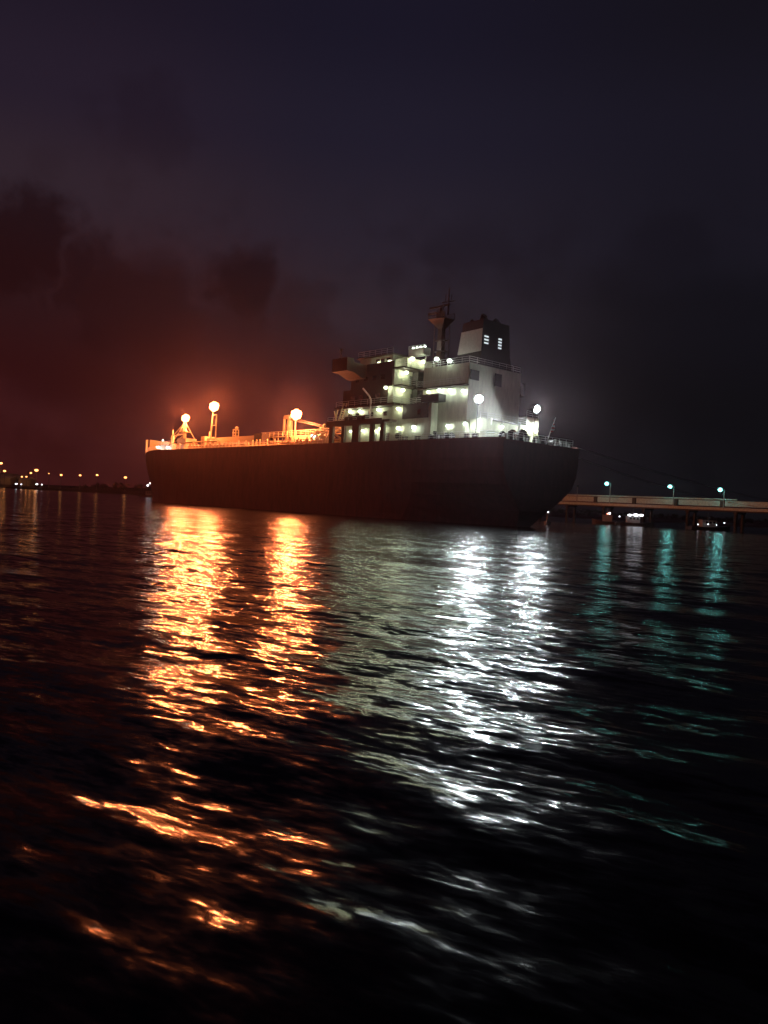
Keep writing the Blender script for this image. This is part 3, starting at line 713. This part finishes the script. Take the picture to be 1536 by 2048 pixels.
# ------------------------------------------------------------------ far shore
SY = 620.0
hl = MB()
xs = np.linspace(-900, 900, 90); prof = []
sh_v = []; 
for x_ in xs:
    zt = 3.5 + 1.2 * math.sin(x_ * .021) + .8 * math.sin(x_ * .057 + 1)
    sh_v.append([(x_, SY, -1), (x_, SY + 6, 1.4), (x_, SY + 40, zt), (x_, SY + 300, zt + 2), (x_, SY + 700, -1)])
n5 = 5; V = [q for c_ in sh_v for q in c_]; Fc = []
for i in range(len(xs) - 1):
    for j in range(4): Fc.append((i * n5 + j, (i + 1) * n5 + j, (i + 1) * n5 + j + 1, i * n5 + j + 1))
hl.add(V, Fc); o = hl.build('shore_ground', M['soil']); tag(o, kind='structure')
tv = MB(); rt = random.Random(3)
for i in range(900):
    x_ = rt.uniform(-255, 500); y_ = SY + rt.uniform(22, 60)
    env = interp(x_, [-255, -240, -215, -150, -60, 500], [1.5, 5.0, 7.2, 7.2, 5.8, 5.0])
    z_ = rt.uniform(.25, 1) * env * rt.uniform(.8, 1.05) + 1.5; r_ = rt.uniform(1.0, 2.4)
    for k in range(14):
        d_ = Vector((rt.gauss(0, 1), rt.gauss(0, 1), rt.gauss(0, .8))).normalized() * r_ * rt.uniform(.5, 1)
        c_ = Vector((x_, y_, z_)) + d_; q = Vector((rt.gauss(0, 1), rt.gauss(0, 1), rt.gauss(0, 1))).normalized() * .7; w_ = Vector((rt.gauss(0, 1), rt.gauss(0, 1), rt.gauss(0, 1))).normalized() * .7
        tv.add([c_ - q, c_ + w_, c_ + q, c_ - w_], [(0, 1, 2, 3)])
o = tv.build('wooded_ridge', M['tree']); tag(o, 'dark low wooded ridge along the far shore left of the bow', 'trees', kind='stuff')
lampn = 0
def shore_lamp(px, py, lab, dist=SY + 15, r_=.75, mt='shore', gain=.25):
    p = at_px(px, py, dist)
    e = empty('shore_lamp', (p.x, p.y, 1.0), 0, label=lab, cat='street lamp', group='lamps on the far shore')
    hgt = p.z - 1.0
    MB().rod((0, 0, -1.5), (0, 0, hgt + .3), .22, .14, 6).build('pole', M['grey'], e)
    hd = MB().rod((0, 0, hgt + .9), (0, 0, hgt + .7), .5, .9, 8).build('lamp_head', M['grey'], e)
    MB().ball((0, -.2, hgt), r_, (1.4, 1, .8), 8, 5).build('bulb', M[mt], hd, smooth=True); glow_lamp((0, -.2, hgt), r_ * 1.1, mt, hd, gain if px > 80 else 1.8)
shore_lamp(2, 926.5, 'tall orange lamp at the far left edge of the photo', r_=1.0)
shore_lamp(9.5, 942, 'orange lamp just below the leftmost tall lamp', r_=.85)
shore_lamp(73, 940.5, 'brightest orange shore lamp right of the lit storage sheds', r_=1.15)
shore_lamp(62, 946, 'small orange lamp close left of the brightest shore lamp', r_=.65)
shore_lamp(98, 947, 'faint small lamp at the left end of the wooded ridge', r_=.35)
shore_lamp(122.5, 950, 'orange lamp over the ridge, first from the sheds', r_=.72)
shore_lamp(160.5, 950.7, 'orange lamp over the ridge between two others, second from the sheds', r_=.68)
shore_lamp(194.5, 950.2, 'orange lamp over the ridge, third from the sheds', r_=.70)
shore_lamp(251, 955, 'orange lamp over the ridge nearest the tanker bow', r_=.85)
shore_lamp(44, 953.5, 'low orange lamp in front of the lit storage sheds', dist=SY + 8, r_=.55)
shore_lamp(53, 953.5, 'low orange lamp at the right corner of the lit sheds', dist=SY + 8, r_=.55)
# lit sheds and tanks by the quay at the far left
def shed(px0, px1, py_top, dist, lab):
    a_ = at_px(px0, 975, dist); b_ = at_px(px1, 975, dist); t_ = at_px((px0 + px1) / 2, py_top, dist)
    e = empty('storage_shed', (a_.x, dist, 0), 0, label=lab, cat='shed', group='sheds on the left quay')
    w_ = b_.x - a_.x; h_ = t_.z
    MB().box(0, w_, 0, 14, -.5, h_ * .8).build('wall', M['plate'], e)
    MB().loft([[(-.4, -.4, h_ * .8), (-.4, 14.4, h_ * .8), (-.4, 7, h_)], [(w_ + .4, -.4, h_ * .8), (w_ + .4, 14.4, h_ * .8), (w_ + .4, 7, h_)]]).build('roof', M['plate'], e)
    MB().box(w_ * .3, w_ * .55, -.12, 0, 0, h_ * .55).build('door', M['grey'], e)
shed(-22, 20, 951, SY + 24, 'low pale shed lit orange at the far left edge')
shed(36, 56, 954, SY + 22, 'small lit shed beside the brightest orange shore lamp')
def tank(px, py_top, dist, r_, lab):
    p = at_px(px, py_top, dist); e = empty('storage_tank', (p.x, dist, 0), 0, label=lab, cat='tank', group='tanks on the left quay')
    MB().rod((0, 0, .5), (0, 0, p.z - 1), r_, n=24).build('shell', M['plate'], e)
    MB().rod((0, 0, p.z - 1), (0, 0, p.z), r_ * 1.01, r_ * .2, 24).build('roof', M['plate'], e)
    MB().rail([(r_ * math.cos(t), r_ * math.sin(t), p.z - 1) for t in np.linspace(0, 2 * math.pi, 13)], r=.1).build('railing', M['grey'], e)
tank(14, 947, SY + 48, 7.5, 'round pale storage tank lit orange behind the leftmost shed')
tank(40, 950, SY + 50, 6.0, 'smaller round storage tank between the two lit sheds')
p = at_px(57, 942, SY + 26); e = empty('lattice_mast', (p.x, SY + 26, 0), 0, label='dark lattice mast beside the brightest orange shore lamp', cat='mast')
lm = MB()
for q in ((-1, -1), (1, -1), (1, 1), (-1, 1)): lm.rod((q[0], q[1], 0), (q[0] * .3, q[1] * .3, p.z), .14, n=5)
for i in range(8):
    z0 = p.z * i / 8; z1 = p.z * (i + 1) / 8; k0 = 1 - .7 * i / 8; k1 = 1 - .7 * (i + 1) / 8
    lm.rod((-k0, -k0, z0), (k1, -k1, z1), .08, n=4).rod((k0, -k0, z0), (k1, k1, z1), .08, n=4).rod((k0, k0, z0), (-k1, k1, z1), .08, n=4)
lm.build('lattice', M['dark'], e)
def moored(px, py, dist, ln, lab):
    p = at_px(px, py, dist)
    workboat((p.x, p.y, 0), R(4), ln, lab, [(-1, -.6, p.z, .55, (1.5, 1, .8), 'shorew'), (2.6, -.6, p.z - .1, .4, (1.3, 1, .8), 'shorew')], 'harbour_launch')
moored(36, 968, SY - 30, 16, 'moored launch with two white lamps below the lit sheds')
moored(77, 968.5, SY - 34, 12, 'moored launch with a white lamp at the end of the ridge')
p = at_px(305, 969, 420)
workboat((p.x, p.y, 0), R(-20), 14, 'launch with two bright white lamps close beside the tanker bow', [(-.6, -1, p.z + .6, .42, (1.2, 1, .9), 'shorew'), (-2.2, -1, p.z - .6, .46, (1.2, 1, .9), 'shorew')], 'harbour_launch')

# ------------------------------------------------------------------ night haze over the harbour
hz = MB().box(-1000, 1000, -60, 1400, -3.2, 62)
o = hz.build('haze', M['grey']); o.data.materials.clear()
hm = bpy.data.materials.new('haze'); hm.use_nodes = True; t = hm.node_tree; t.nodes.clear()
pv = t.nodes.new('ShaderNodeVolumePrincipled'); pv.inputs['Color'].default_value = (.90, .66, .74, 1)
pv.inputs['Density'].default_value = .00015; pv.inputs['Anisotropy'].default_value = .90
ou = t.nodes.new('ShaderNodeOutputMaterial'); t.links.new(pv.outputs[0], ou.inputs['Volume'])
o.data.materials.append(hm); tag(o, kind='stuff')
